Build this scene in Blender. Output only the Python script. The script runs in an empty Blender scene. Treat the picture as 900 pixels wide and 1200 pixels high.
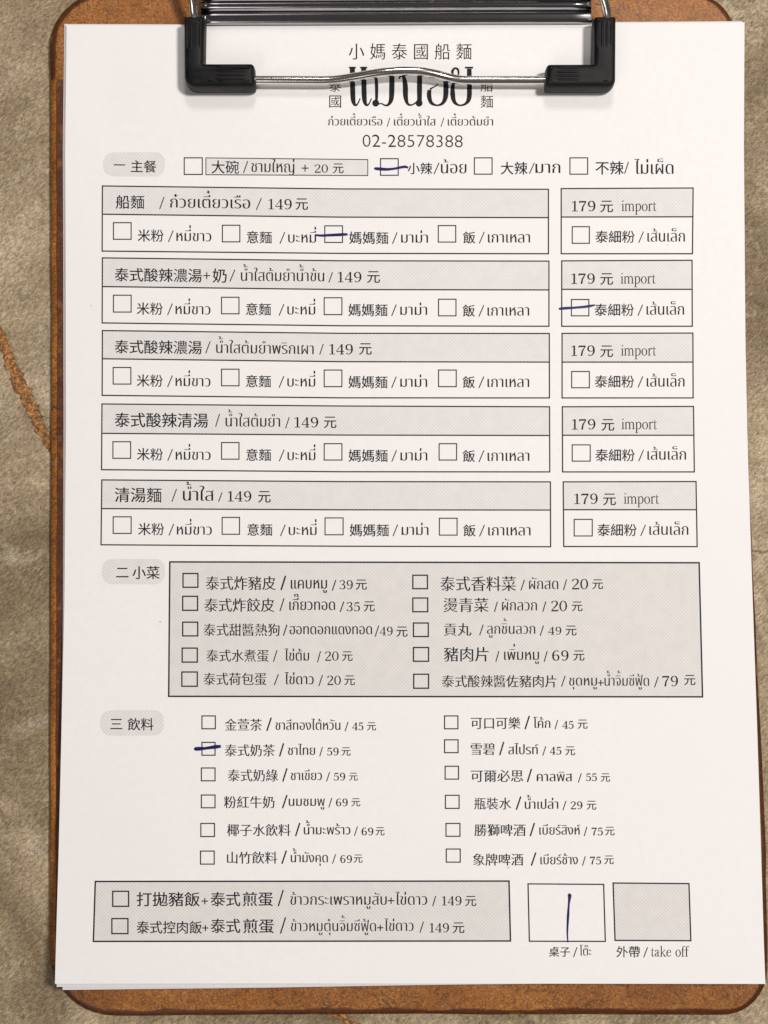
import bpy, bmesh, math, random
from mathutils import Vector, Matrix, Euler, noise
from mathutils.geometry import tessellate_polygon
random.seed(7)
S = bpy.context.scene
COL = S.collection

# ------------------------------------------------------------------ camera, world, lamps, exposure
F = 1700.0                                   # focal length in pixels of the 900 x 1200 picture
cam = bpy.data.cameras.new('camera'); cam_ob = bpy.data.objects.new('camera', cam); COL.objects.link(cam_ob)
cam.sensor_fit = 'HORIZONTAL'; cam.sensor_width = 36.0; cam.lens = 36.0 * F / 900.0
cam.clip_start = 0.01; cam.clip_end = 50.0
cam_ob.location = (-0.00699204, -0.03021905, 0.45936088)
cam_ob.rotation_euler = (0.05421058, -0.00240133, -0.00835715)
S.camera = cam_ob
CP = Vector(cam_ob.location); CR = Euler(cam_ob.rotation_euler).to_matrix()

W = bpy.data.worlds.new('World'); S.world = W; W.use_nodes = True
W.node_tree.nodes['Background'].inputs[0].default_value = (1.0, 0.96, 0.92, 1)
W.node_tree.nodes['Background'].inputs[1].default_value = 0.075

def lamp(name, direction, dist, size, power, color):
    d = bpy.data.lights.new(name, 'AREA'); d.shape = 'DISK'; d.size = size; d.energy = power; d.color = color
    o = bpy.data.objects.new(name, d); COL.objects.link(o)
    v = Vector(direction).normalized()
    o.location = v * dist
    o.rotation_euler = (-v).to_track_quat('-Z', 'Y').to_euler()
    return o
lamp('key_lamp', (0.42, 0.16, 1.0), 1.6, 0.21, 20.0, (1.0, 0.965, 0.935))
lamp('upper_lamp', (0.05, 0.85, 1.0), 0.95, 0.19, 1.75, (1.0, 0.97, 0.96))
lamp('lower_lamp', (-0.45, -0.8, 1.0), 1.8, 0.9, 5.2, (1.0, 0.955, 0.945))
S.view_settings.view_transform = 'Standard'; S.view_settings.look = 'None'
S.view_settings.exposure = 0.0; S.view_settings.gamma = 1.0; S.view_settings.use_curve_mapping = False
S.cycles.use_denoising = True

# ------------------------------------------------------------------ measuring helpers
PX = 0.000262                                # metres per photo pixel near the sheet
def at(px, py, z):
    d = CR @ Vector(((px - 450.0) / F, -(py - 600.0) / F, -1.0))
    t = (z - CP.z) / d.z
    return CP + d * t
def smooth(t):
    t = max(0.0, min(1.0, t)); return t * t * (3 - 2 * t)
BOARD_Z = 0.0030
STACK_Z = 0.0052
Y_CURL0 = at(450, 620, STACK_Z).y; Y_CURL1 = at(450, 1155, STACK_Z).y
DENT = at(122, 112, STACK_Z)
def sheet_z(x, y):
    """height of the top form above the table: it lies on its pad and its lower end curls up a little"""
    t = max(0.0, (Y_CURL0 - y) / (Y_CURL0 - Y_CURL1))
    z = STACK_Z + 0.0072 * t ** 1.9
    z += 0.00028 * noise.noise(Vector((x * 16, y * 13, 3.1))) + 0.00007 * noise.noise(Vector((x * 40, y * 34, 8.7)))
    d2 = (x - DENT.x) ** 2 + ((y - DENT.y) * 0.7) ** 2
    return z - 0.00035 * math.exp(-d2 / 0.00009)
def on_sheet(px, py, lift=0.0):
    z = STACK_Z
    for _ in range(5):
        p = at(px, py, z); z = sheet_z(p.x, p.y) + lift
    p = at(px, py, z); p.z = sheet_z(p.x, p.y) + lift
    return p
def lerp_table(tab, v):
    if v <= tab[0][0]:
        a, b = tab[0], tab[1]
    else:
        a, b = tab[-2], tab[-1]
        for i in range(len(tab) - 1):
            if tab[i][0] <= v <= tab[i + 1][0]:
                a, b = tab[i], tab[i + 1]; break
    return a[1] + (b[1] - a[1]) * (v - a[0]) / (b[0] - a[0])

# ------------------------------------------------------------------ objects
def link_mesh(name, verts, faces, mat, parent=None, shade=False, attr=None):
    me = bpy.data.meshes.new(name)
    me.from_pydata([tuple(v) for v in verts], [], faces)
    if attr is not None:
        a = me.attributes.new('rim_and_shade', 'FLOAT', 'POINT'); a.data.foreach_set('value', attr)
    me.materials.append(mat)
    if shade:
        me.polygons.foreach_set('use_smooth', [True] * len(me.polygons))
    me.update()
    o = bpy.data.objects.new(name, me); COL.objects.link(o)
    if parent: o.parent = parent
    return o
def thing(name, label, cat):
    o = bpy.data.objects.new(name, None); COL.objects.link(o); o.empty_display_size = 0.02
    o['label'] = label; o['category'] = cat
    return o

# ------------------------------------------------------------------ materials
class NT:
    def __init__(self, name):
        self.m = bpy.data.materials.new(name); self.m.use_nodes = True
        self.n = self.m.node_tree.nodes; self.l = self.m.node_tree.links
        self.b = self.n['Principled BSDF']
        self.tc = self.n.new('ShaderNodeTexCoord').outputs['Object']
    def put(self, sock, v):
        if hasattr(v, 'is_output'): self.l.new(v, sock)
        else:
            if isinstance(v, tuple) and len(v) == 3 and sock.type == 'RGBA': v = (*v, 1)
            sock.default_value = v
    def noise(self, scale, detail=4, rough=0.55, dist=0.0, vec=None):
        n = self.n.new('ShaderNodeTexNoise'); n.inputs['Scale'].default_value = scale
        n.inputs['Detail'].default_value = detail; n.inputs['Roughness'].default_value = rough
        n.inputs['Distortion'].default_value = dist
        self.l.new(vec or self.tc, n.inputs['Vector']); return n.outputs['Fac']
    def mapping(self, scale=(1, 1, 1), rot=(0, 0, 0), loc=(0, 0, 0), vec=None):
        n = self.n.new('ShaderNodeMapping'); n.inputs['Scale'].default_value = scale
        n.inputs['Rotation'].default_value = rot; n.inputs['Location'].default_value = loc
        self.l.new(vec or self.tc, n.inputs['Vector']); return n.outputs['Vector']
    def ramp(self, fac, stops):
        n = self.n.new('ShaderNodeValToRGB'); e = n.color_ramp.elements
        while len(e) < len(stops): e.new(0.5)
        for el, (p, c) in zip(e, stops):
            el.position = p; el.color = (*c, 1) if isinstance(c, tuple) else (c, c, c, 1)
        self.l.new(fac, n.inputs['Fac']); return n.outputs['Color']
    def mix(self, fac, a, b, mode='MIX'):
        n = self.n.new('ShaderNodeMix'); n.data_type = 'RGBA'; n.blend_type = mode
        self.put(n.inputs[0], fac); self.put(n.inputs[6], a); self.put(n.inputs[7], b); return n.outputs[2]
    def math(self, op, a, b=0.0):
        n = self.n.new('ShaderNodeMath'); n.operation = op
        self.put(n.inputs[0], a); self.put(n.inputs[1], b); return n.outputs[0]
    def attr(self, name):
        n = self.n.new('ShaderNodeAttribute'); n.attribute_name = name; return n.outputs['Fac']
    def bump(self, height, strength, dist):
        n = self.n.new('ShaderNodeBump'); n.inputs['Strength'].default_value = strength; n.inputs['Distance'].default_value = dist
        self.put(n.inputs['Height'], height); self.l.new(n.outputs['Normal'], self.b.inputs['Normal'])
    def set(self, **k):
        for a, v in k.items(): self.put(self.b.inputs[a.replace('_', ' ')], v)
        return self.m

def mat_table():
    t = NT('mottled_stone')
    big = t.noise(14, 7, 0.66, 0.9)
    mid = t.noise(60, 6, 0.68, 0.8)
    base = t.ramp(big, [(0.35, (0.165, 0.113, 0.060)), (0.50, (0.325, 0.245, 0.147)), (0.65, (0.50, 0.395, 0.258))])
    base = t.mix(t.ramp(mid, [(0.42, 0.0), (0.72, 0.65)]), base, (0.185, 0.133, 0.080))
    pale = t.ramp(t.noise(34, 9, 0.72, 1.6), [(0.56, 0.0), (0.68, 0.6)])
    base = t.mix(pale, base, (0.50, 0.42, 0.31))
    # the felt-like grain of the stone: short slanting flecks, light and dark
    grain = t.noise(1, 4, 0.72, 0.5, t.mapping((1250, 560, 900), vec=t.mapping(rot=(0, 0, math.radians(48)))))
    fine = t.noise(2100, 3, 0.7)
    g = t.math('ADD', t.math('MULTIPLY', grain, 0.6), t.math('MULTIPLY', fine, 0.4))
    base = t.mix(1.0, base, t.ramp(g, [(0.36, 0.20), (0.50, 0.48), (0.64, 0.84)]), 'OVERLAY')
    # hairline cracks
    v = t.n.new('ShaderNodeTexVoronoi'); v.feature = 'DISTANCE_TO_EDGE'; v.inputs['Scale'].default_value = 15
    wob = t.n.new('ShaderNodeVectorMath'); wob.operation = 'ADD'
    nn = t.n.new('ShaderNodeTexNoise'); nn.inputs['Scale'].default_value = 45; nn.inputs['Detail'].default_value = 7
    t.l.new(t.tc, nn.inputs['Vector'])
    sc = t.n.new('ShaderNodeVectorMath'); sc.operation = 'SCALE'; sc.inputs['Scale'].default_value = 0.05
    t.l.new(nn.outputs['Color'], sc.inputs[0]); t.l.new(t.tc, wob.inputs[0]); t.l.new(sc.outputs[0], wob.inputs[1])
    t.l.new(wob.outputs[0], v.inputs['Vector'])
    crack = t.math('MULTIPLY', t.ramp(v.outputs['Distance'], [(0.0, 1.0), (0.016, 0.0)]), t.ramp(t.noise(26, 3), [(0.50, 0.0), (0.62, 0.75)]))
    base = t.mix(crack, base, (0.06, 0.042, 0.026))
    t.bump(t.math('SUBTRACT', t.math('ADD', t.math('MULTIPLY', g, 1.0), t.math('MULTIPLY', mid, 0.5)), t.math('MULTIPLY', crack, 0.5)), 0.4, 0.0004)
    return t.set(Base_Color=base, Roughness=0.75, Specular_IOR_Level=0.3)

def mat_vein():
    t = NT('ochre_stone')
    g = t.noise(800, 4, 0.75)
    c = t.ramp(g, [(0.38, (0.085, 0.034, 0.008)), (0.5, (0.27, 0.105, 0.022)), (0.64, (0.58, 0.29, 0.085))])
    rim = t.math('ADD', t.attr('rim_and_shade'), t.math('MULTIPLY', t.math('SUBTRACT', t.noise(500, 3), 0.5), 1.1))
    c = t.mix(t.ramp(rim, [(0.72, 0.0), (0.98, 0.8)]), c, (0.09, 0.055, 0.028))
    t.bump(g, 0.6, 0.0004)
    return t.set(Base_Color=c, Roughness=0.7)

def mat_board():
    t = NT('brown_hardboard')
    big = t.noise(30, 4, 0.6, 0.5)
    fib = t.noise(520, 5, 0.7, 2.2)
    fine = t.noise(1700, 3, 0.65)
    c = t.ramp(big, [(0.3, (0.20, 0.064, 0.009)), (0.7, (0.37, 0.140, 0.026))])
    f = t.math('ADD', t.math('MULTIPLY', fib, 0.6), t.math('MULTIPLY', fine, 0.4))
    c = t.mix(0.8, c, t.ramp(f, [(0.36, 0.10), (0.5, 0.5), (0.62, 0.93)]), 'OVERLAY')
    # curled fibres and small dark cracks pressed into the sheet
    hair = t.ramp(t.noise(190, 2, 0.5, 3.0), [(0.485, 0.0), (0.498, 0.8), (0.502, 0.8), (0.515, 0.0)])
    hair = t.math('MULTIPLY', hair, t.ramp(t.noise(70, 2), [(0.45, 0.0), (0.6, 0.55)]))
    c = t.mix(hair, c, (0.75, 0.42, 0.17))
    dark = t.ramp(t.noise(60, 5, 0.6, 2.0), [(0.489, 0.0), (0.499, 1.0), (0.501, 1.0), (0.511, 0.0)])
    dark = t.math('MULTIPLY', dark, t.ramp(t.noise(33, 2), [(0.46, 0.0), (0.54, 0.9)]))
    c = t.mix(dark, c, (0.035, 0.014, 0.006))
    # varnish darkened along the rim, worn through outermost, plus the paper's painted shade
    edge = t.attr('rim_and_shade')
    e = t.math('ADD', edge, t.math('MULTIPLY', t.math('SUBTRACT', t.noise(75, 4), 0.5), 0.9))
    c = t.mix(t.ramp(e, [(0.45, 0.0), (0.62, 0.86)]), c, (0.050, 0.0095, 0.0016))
    c = t.mix(t.ramp(t.math('MULTIPLY', edge, t.noise(240, 4)), [(0.53, 0.0), (0.66, 0.45)]), c, (0.34, 0.12, 0.022))
    t.bump(f, 0.5, 0.0003)
    return t.set(Base_Color=c, Roughness=t.ramp(fib, [(0.3, 0.36), (0.7, 0.52)]), Specular_IOR_Level=0.38)

def mat_paper(name, col):
    t = NT(name)
    n = t.noise(420, 4, 0.7)
    c = t.mix(t.ramp(n, [(0.35, 0.0), (0.7, 1.0)]), col, tuple(v * 0.965 for v in col))
    c = t.mix(t.ramp(t.noise(14, 3), [(0.4, 0.0), (0.7, 1.0)]), c, tuple(v * 0.975 for v in col))
    # rare specks of toner
    sp = t.ramp(t.noise(620, 1, 0.3), [(0.845, 0.0), (0.865, 0.75)])
    c = t.mix(sp, c, (0.15, 0.14, 0.15))
    t.bump(t.noise(1500, 3, 0.7), 0.12, 0.00012)
    return t.set(Base_Color=c, Roughness=0.62)

def mat_halftone(name, lo, hi, ang, pitch):
    """printed tint: a screen of fine dots over the paper"""
    t = NT(name)
    sx = t.n.new('ShaderNodeSeparateXYZ'); t.l.new(t.mapping((1, 1, 1), (0, 0, ang)), sx.inputs[0])
    k = 2 * math.pi / pitch
    s = t.math('MULTIPLY', t.math('SINE', t.math('MULTIPLY', sx.outputs[0], k)), t.math('SINE', t.math('MULTIPLY', sx.outputs[1], k)))
    s = t.math('ADD', t.math('MULTIPLY', s, 0.5), 0.5)
    s = t.math('ADD', s, t.math('MULTIPLY', t.math('SUBTRACT', t.noise(300, 3), 0.5), 0.7))
    return t.set(Base_Color=t.ramp(s, [(0.25, lo), (0.75, hi)]), Roughness=0.62)

def mat_ink(name, col, rough=0.5, var=0.35):
    t = NT(name)
    n = t.noise(1400, 3, 0.7)
    c = t.mix(t.ramp(n, [(0.35, 0.0), (0.75, var)]), col, tuple(min(1, v * 2.5 + 0.015) for v in col))
    return t.set(Base_Color=c, Roughness=rough, Specular_IOR_Level=0.15)

def mat_metal(name, col, rough):
    t = NT(name)
    n = t.noise(60, 3, 0.6)
    return t.set(Base_Color=t.mix(t.ramp(n, [(0.35, 0.0), (0.65, 1.0)]), col, tuple(v * 0.9 for v in col)), Metallic=1.0, Roughness=rough)

def mat_rubber():
    t = NT('black_rubber')
    d = t.noise(120, 5, 0.7)
    c = t.ramp(d, [(0.42, (0.0035, 0.003, 0.0035)), (0.68, (0.011, 0.0095, 0.0095))])
    t.bump(t.noise(1300, 3), 0.18, 0.0002)
    return t.set(Base_Color=c, Roughness=t.ramp(d, [(0.3, 0.40), (0.7, 0.62)]), Specular_IOR_Level=0.22)

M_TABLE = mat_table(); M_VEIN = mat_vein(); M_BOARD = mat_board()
M_PAPER = mat_paper('white_paper', (0.855, 0.828, 0.812))
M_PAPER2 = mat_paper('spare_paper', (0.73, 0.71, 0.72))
M_TINT = mat_halftone('grey_print_tint', (0.665, 0.638, 0.62), (0.785, 0.757, 0.738), math.radians(1.5), 0.00112)
M_TINT2 = mat_halftone('warm_print_tint', (0.635, 0.605, 0.578), (0.755, 0.72, 0.69), math.radians(-2.5), 0.00110)
M_BADGE = mat_halftone('pale_print_tint', (0.665, 0.635, 0.612), (0.785, 0.755, 0.735), math.radians(3), 0.00115)
M_INK = mat_ink('black_print', (0.008, 0.010, 0.013), 0.6, 0.15)
M_LINE = mat_ink('black_rule', (0.010, 0.013, 0.018), 0.6, 0.2)
M_PEN = mat_ink('navy_ballpoint', (0.010, 0.008, 0.085), 0.38, 0.25)
M_CHROME = mat_metal('chrome', (0.78, 0.745, 0.69), 0.17)
M_PLATE = mat_metal('chromed_plate', (0.42, 0.405, 0.42), 0.14)
M_RUBBER = mat_rubber()

# ------------------------------------------------------------------ table (the setting)
def make_table():
    n = 60; s = 1.1; vs = []; fs = []
    for j in range(n + 1):
        for i in range(n + 1):
            vs.append((-s + 2 * s * i / n, -s + 2 * s * j / n, 0.0))
    for j in range(n):
        for i in range(n):
            a = j * (n + 1) + i; fs.append((a, a + 1, a + n + 2, a + n + 1))
    o = link_mesh('table_top', vs, fs, M_TABLE); o['kind'] = 'structure'
    return o
TABLE = make_table()
def vein(points, parent):
    """ochre filled crack in the stone: points are (px, py, half width in px)"""
    pts = []
    for (a, b) in zip(points, points[1:]):
        for k in range(14):
            t = k / 14; pts.append(tuple(a[i] + (b[i] - a[i]) * t for i in range(3)))
    pts.append(points[-1])
    vs = []; fs = []
    for i, (x, y, w) in enumerate(pts):
        j = min(i + 1, len(pts) - 1); h = max(i - 1, 0)
        d = Vector((pts[j][0] - pts[h][0], pts[j][1] - pts[h][1])).normalized(); nn = Vector((-d.y, d.x))
        wl = w * (1 + 0.5 * noise.noise(Vector((x * 0.13, y * 0.13, 1))) + 0.55 * noise.noise(Vector((x * 0.45, y * 0.45, 3)))) ; wr = w * (1 + 0.5 * noise.noise(Vector((x * 0.13, y * 0.13, 9))) + 0.55 * noise.noise(Vector((x * 0.45, y * 0.45, 7))))
        jit = 2.4 * noise.noise(Vector((x * 0.09, y * 0.09, 4)))
        vs.append(at(x + nn.x * (wl + jit), y + nn.y * (wl + jit), 0.00008)); vs.append(at(x, y, 0.0002)); vs.append(at(x - nn.x * (wr - jit), y - nn.y * (wr - jit), 0.00008))
        if i: b = 3 * i; fs += [(b - 3, b - 2, b + 1, b), (b - 2, b - 1, b + 2, b + 1)]
    o = link_mesh('ochre_vein', vs, fs, M_VEIN, parent, attr=[1.0, 0.0, 1.0] * len(pts)); return o
vein([(-40, 340, 4), (-12, 370, 5), (3, 396, 5.5), (11, 426, 7), (26, 456, 8), (38, 480, 7.5), (50, 507, 6), (64, 532, 5), (78, 550, 3)], TABLE)
vein([(372, 1180, 2), (388, 1187, 4), (397, 1190, 4.5), (406, 1194, 4.5), (416, 1199, 3), (432, 1206, 2)], TABLE)

# ------------------------------------------------------------------ clipboard
CLIPBOARD = thing('clipboard', 'worn brown hardboard clipboard with a chrome wire clip and black rubber grips', 'clipboard')
def rounded_outline(pts, seg=7):
    """pts: (x, y, radius) in pixels"""
    out = []
    n = len(pts)
    for i in range(n):
        p = Vector(pts[i][:2]); a = Vector(pts[i - 1][:2]); b = Vector(pts[(i + 1) % n][:2]); r = pts[i][2]
        if r <= 0: out.append(p); continue
        da = (a - p).normalized(); db = (b - p).normalized()
        ang = da.angle(db); t = r / math.tan(ang / 2)
        p0 = p + da * t; p1 = p + db * t
        c = p + (da + db).normalized() * (r / math.sin(ang / 2))
        a0 = math.atan2(p0.y - c.y, p0.x - c.x); a1 = math.atan2(p1.y - c.y, p1.x - c.x)
        d = (a1 - a0 + math.pi) % (2 * math.pi) - math.pi
        for k in range(seg + 1):
            th = a0 + d * k / seg; out.append(c + Vector((math.cos(th), math.sin(th))) * r)
    return out
def resample(poly, step):
    out = []
    n = len(poly)
    for i in range(n):
        a = poly[i]; b = poly[(i + 1) % n]; k = max(1, int((b - a).length / step))
        for j in range(k): out.append(a + (b - a) * (j / k))
    return out
def inset(poly, d):
    n = len(poly); out = []
    area = sum(poly[i].x * poly[(i + 1) % n].y - poly[(i + 1) % n].x * poly[i].y for i in range(n))
    s = 1 if area > 0 else -1
    for i in range(n):
        e1 = (poly[i] - poly[i - 1]); e2 = (poly[(i + 1) % n] - poly[i])
        n1 = Vector((-e1.y, e1.x)).normalized() * s; n2 = Vector((-e2.y, e2.x)).normalized() * s
        m = (n1 + n2); l = m.length
        m = m / l if l > 1e-6 else n1
        out.append(poly[i] + m * d / max(0.45, m.dot(n1)))
    return out
def rings_mesh(name, rings, mat, parent, attr=None, bottom=True):
    """rings: lists of 3D points of equal count, stitched from first to last, last one capped"""
    n = len(rings[0]); vs = [p for r in rings for p in r]; fs = []
    for k in range(len(rings) - 1):
        for i in range(n):
            j = (i + 1) % n
            fs.append((k * n + i, k * n + j, (k + 1) * n + j, (k + 1) * n + i))
    for tri in tessellate_polygon([[Vector(p) for p in rings[-1]]]): fs.append(tuple((len(rings) - 1) * n + q for q in tri))
    if bottom:
        for tri in tessellate_polygon([[Vector(p) for p in rings[0]]]): fs.append(tuple(q for q in tri))
    o = link_mesh(name, vs, fs, mat, parent, True, attr)
    bm = bmesh.new(); bm.from_mesh(o.data); bmesh.ops.recalc_face_normals(bm, faces=bm.faces); bm.to_mesh(o.data); bm.free()
    return o

def make_board():
    px = [(58, -8, 62), (300, -9, 0), (600, -9, 0), (862, -8, 55), (871.5, 400, 0), (879.5, 600, 0), (889, 800, 0), (898, 1000, 0), (900, 1190, 52),
          (480, 1188.5, 0), (57.5, 1191, 78), (59, 700, 0), (60, 400, 0)]
    poly = resample(rounded_outline(px, 10), 9)
    w = [at(p.x, p.y, 0.0022) for p in poly]
    w2 = [Vector((p.x, p.y)) for p in w]
    w2 = [p + Vector((noise.noise(Vector((p.x * 60, p.y * 60, 0))), noise.noise(Vector((p.x * 60, p.y * 60, 5))))) * 0.00022 for p in w2]
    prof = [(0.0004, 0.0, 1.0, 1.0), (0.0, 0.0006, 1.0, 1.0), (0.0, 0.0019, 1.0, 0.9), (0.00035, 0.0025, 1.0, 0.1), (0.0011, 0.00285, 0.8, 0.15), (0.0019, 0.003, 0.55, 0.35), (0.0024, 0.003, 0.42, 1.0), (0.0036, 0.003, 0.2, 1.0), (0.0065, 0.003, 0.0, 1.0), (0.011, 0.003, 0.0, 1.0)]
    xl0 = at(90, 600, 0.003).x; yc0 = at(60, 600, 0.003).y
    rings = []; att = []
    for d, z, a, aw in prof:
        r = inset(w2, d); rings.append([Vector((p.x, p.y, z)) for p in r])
        for p in r:                                       # long side by the vein: bare worn edge, paper's cast shade painted further in
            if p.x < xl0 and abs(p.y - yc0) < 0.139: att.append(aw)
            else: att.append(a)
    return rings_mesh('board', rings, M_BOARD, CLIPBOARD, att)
make_board()

ZP = sheet_z(0, 0.12)                         # top of the paper under the clip
def make_clip_plate():
    """bent chrome pressing plate: a profile from the lip on the paper up to the hinge roll, drawn out along the board's width"""
    prof = [(29.2, 0.0002), (28.6, 0.0009), (27.6, 0.0016), (26.6, 0.0020), (25.6, 0.00215), (22.0, 0.0025), (18.5, 0.0027), (15.8, 0.0029), (15.0, 0.0032),
            (13.4, 0.0042), (11.2, 0.0052), (9.6, 0.0058), (8.8, 0.0060), (6.0, 0.0062), (3.6, 0.0063), (2.8, 0.0065), (1.4, 0.0075), (0.0, 0.0084), (-4, 0.0098), (-10, 0.0102), (-16, 0.0094), (-21, 0.007), (-24, 0.004), (-26, 0.0)]
    x0, x1 = 235.0, 693.0; N = 40
    vs = []; fs = []; m = len(prof)
    for i in range(N + 1):
        t = i / N
        for (py, dz) in prof:
            x = x0 + (x1 - x0) * t
            e = min(t, 1 - t) * (x1 - x0)            # the ends are rolled over a little
            k = 1.0 if e > 5 else 0.8 + 0.2 * math.sin(e / 5 * math.pi / 2)
            yy = py - 1.6 * (t - 0.3)
            p = at(x, yy, ZP + dz * k); vs.append(p)
    for i in range(N):
        for j in range(m - 1):
            a = i * m + j; fs.append((a, a + 1, a + m + 1, a + m))
    for i in (0, N):
        base = len(vs)
        for j in range(m): vs.append(vs[i * m + j].copy())
        for j in range(m):
            p = vs[i * m + j].copy(); p.z = ZP - 0.0004; vs.append(p)
        for j in range(m - 1): fs.append((base + j, base + j + 1, base + m + j + 1, base + m + j))
    o = link_mesh('clip', vs, fs, M_PLATE, CLIPBOARD, True)
    bm = bmesh.new(); bm.from_mesh(o.data); bmesh.ops.recalc_face_normals(bm, faces=bm.faces)
    for f in bm.faces: f.smooth = abs(f.normal.x) < 0.7
    bm.to_mesh(o.data); bm.free()
    return o
CLIP = make_clip_plate()

def catmull(P, n=8):
    out = []
    for i in range(len(P) - 1):
        p0 = P[max(0, i - 1)]; p1 = P[i]; p2 = P[i + 1]; p3 = P[min(len(P) - 1, i + 2)]
        for k in range(n):
            t = k / n
            out.append(0.5 * ((2 * p1) + (p2 - p0) * t + (2 * p0 - 5 * p1 + 4 * p2 - p3) * t * t + (3 * p1 - p0 - 3 * p2 + p3) * t ** 3))
    out.append(P[-1]); return out
def tube(name, path, radius, mat, parent, seg=16, flat=None):
    vs = []; fs = []; n = len(path); up = Vector((0, 0, 1))
    for i, p in enumerate(path):
        d = (path[min(i + 1, n - 1)] - path[max(i - 1, 0)]).normalized()
        a = up.cross(d)
        if a.length < 1e-4: a = Vector((1, 0, 0))
        a.normalize(); b = d.cross(a)
        r = radius(i / (n - 1)) if callable(radius) else radius
        for k in range(seg):
            th = 2 * math.pi * k / seg; vs.append(p + a * math.cos(th) * r + b * math.sin(th) * r)
    for i in range(n - 1):
        for k in range(seg):
            j = (k + 1) % seg; fs.append((i * seg + k, i * seg + j, (i + 1) * seg + j, (i + 1) * seg + k))
    fs.append(tuple(range(seg))); fs.append(tuple((n - 1) * seg + k for k in range(seg)))
    return link_mesh(name, vs, fs, mat, parent, True)
ZW = ZP + 0.0036
def make_wire():
    bar = [(232, 60, 4.5), (232, 82, 4), (238, 91, 3.8), (252, 93.5, 3.6), (300, 93.8, 3.6), (340, 94, 3.6), (378, 94.2, 3.6), (394, 93.4, 3.7), (412, 90.8, 4.1), (434, 87, 4.8), (452, 84.6, 5.2), (474, 83.2, 5.3), (494, 84, 5.2), (511, 87, 4.7),
           (527, 91.2, 4.0), (541, 93.8, 3.7), (560, 94.2, 3.6), (600, 94.2, 3.6), (650, 94.2, 3.6), (690, 93.6, 3.6), (703, 91, 3.8), (709, 82, 4), (709, 60, 4.5)]
    head = [(212, -95, 10), (216, -40, 10.5), (222, -14, 10), (225.5, 2, 8.6), (227, 16, 6.8), (229.5, 34, 5.4)]
    tail = [(711.5, 34, 5.4), (711.6, 16, 6.8), (708.5, 2, 8.6), (703, -14, 10), (697, -40, 10.5), (692, -95, 10)]
    P = [at(x, y, ZP + z / 1000) for x, y, z in head + bar + tail]
    return tube('wire_lever', catmull(P, 7), 0.00138, M_CHROME, CLIP, 20)
make_wire()

def make_grip(mirror):
    H = 0.0080
    if not mirror:
        px = [(215, 17.8, 3), (239.5, 17.5, 3.5), (238.5, 73.3, 1.2), (297.5, 73.3, 4), (298.5, 100.3, 3), (215.5, 100.3, 13)]
        ribs_v = [(219.0, 24, 57), (224.2, 23, 59), (229.4, 23, 58), (234.4, 24, 56)]; ribs_h = [(78.5, 250, 292), (83.5, 250, 293), (88, 250, 292), (92.5, 250, 291)]
    else:
        px = [(696.5, 18.2, 3.5), (722.5, 17.8, 3), (722, 100.3, 9), (640, 100.5, 3), (641, 74.0, 4), (696, 73.8, 1.2)]
        ribs_v = [(700.5, 24, 56), (705.8, 23, 58), (711.2, 23, 57), (716.6, 24, 55)]; ribs_h = [(79, 651, 682), (84, 650, 681), (88.5, 650, 682), (93, 651, 681)]
    poly = resample(rounded_outline(px, 6), 4)
    top = [at(p.x, p.y, ZP + H) for p in poly]; w2 = [Vector((p.x, p.y)) for p in top]
    prof = [(0.0007, 0.0002), (0.0001, 0.0009), (-0.0001, 0.0030), (0.0, 0.0060), (0.0002, 0.0071), (0.0007, 0.0077), (0.0012, 0.0079), (0.0017, 0.0080)]
    rings = []
    for d, z in prof:
        r = inset(w2, d); rings.append([Vector((p.x, p.y, ZP + z)) for p in r])
    o = rings_mesh('rubber_grip', rings, M_RUBBER, CLIP)
    # moulded ridges along both arms of the grip, kept in the same mesh
    bm = bmesh.new(); bm.from_mesh(o.data)
    def rib(a, b, wpx):
        A = at(*a, ZP + H); B = at(*b, ZP + H); d = (B - A).normalized(); s = Vector((-d.y, d.x, 0)) * wpx * PX
        prev = None
        L = 10
        for k in range(L + 1):
            t = k / L; e = min(1.0, min(t, 1 - t) * 6); p = A + (B - A) * t
            ring = []
            for q in range(7):
                th = math.pi * q / 6
                v = p + s * math.cos(th) * (0.35 + 0.65 * e); v.z = ZP + H - 0.00012 + 0.00042 * math.sin(th) * e
                ring.append(bm.verts.new(v))
            if prev:
                for q in range(6): f = bm.faces.new((prev[q], prev[q + 1], ring[q + 1], ring[q])); f.smooth = True
            prev = ring
    for x, y0, y1 in ribs_v: rib((x, y0), (x, y1), 1.7)
    for y, xa, xb in ribs_h: rib((xa, y), (xb, y), 1.5)
    bm.to_mesh(o.data); bm.free()
    return o
make_grip(False); make_grip(True)

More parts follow.
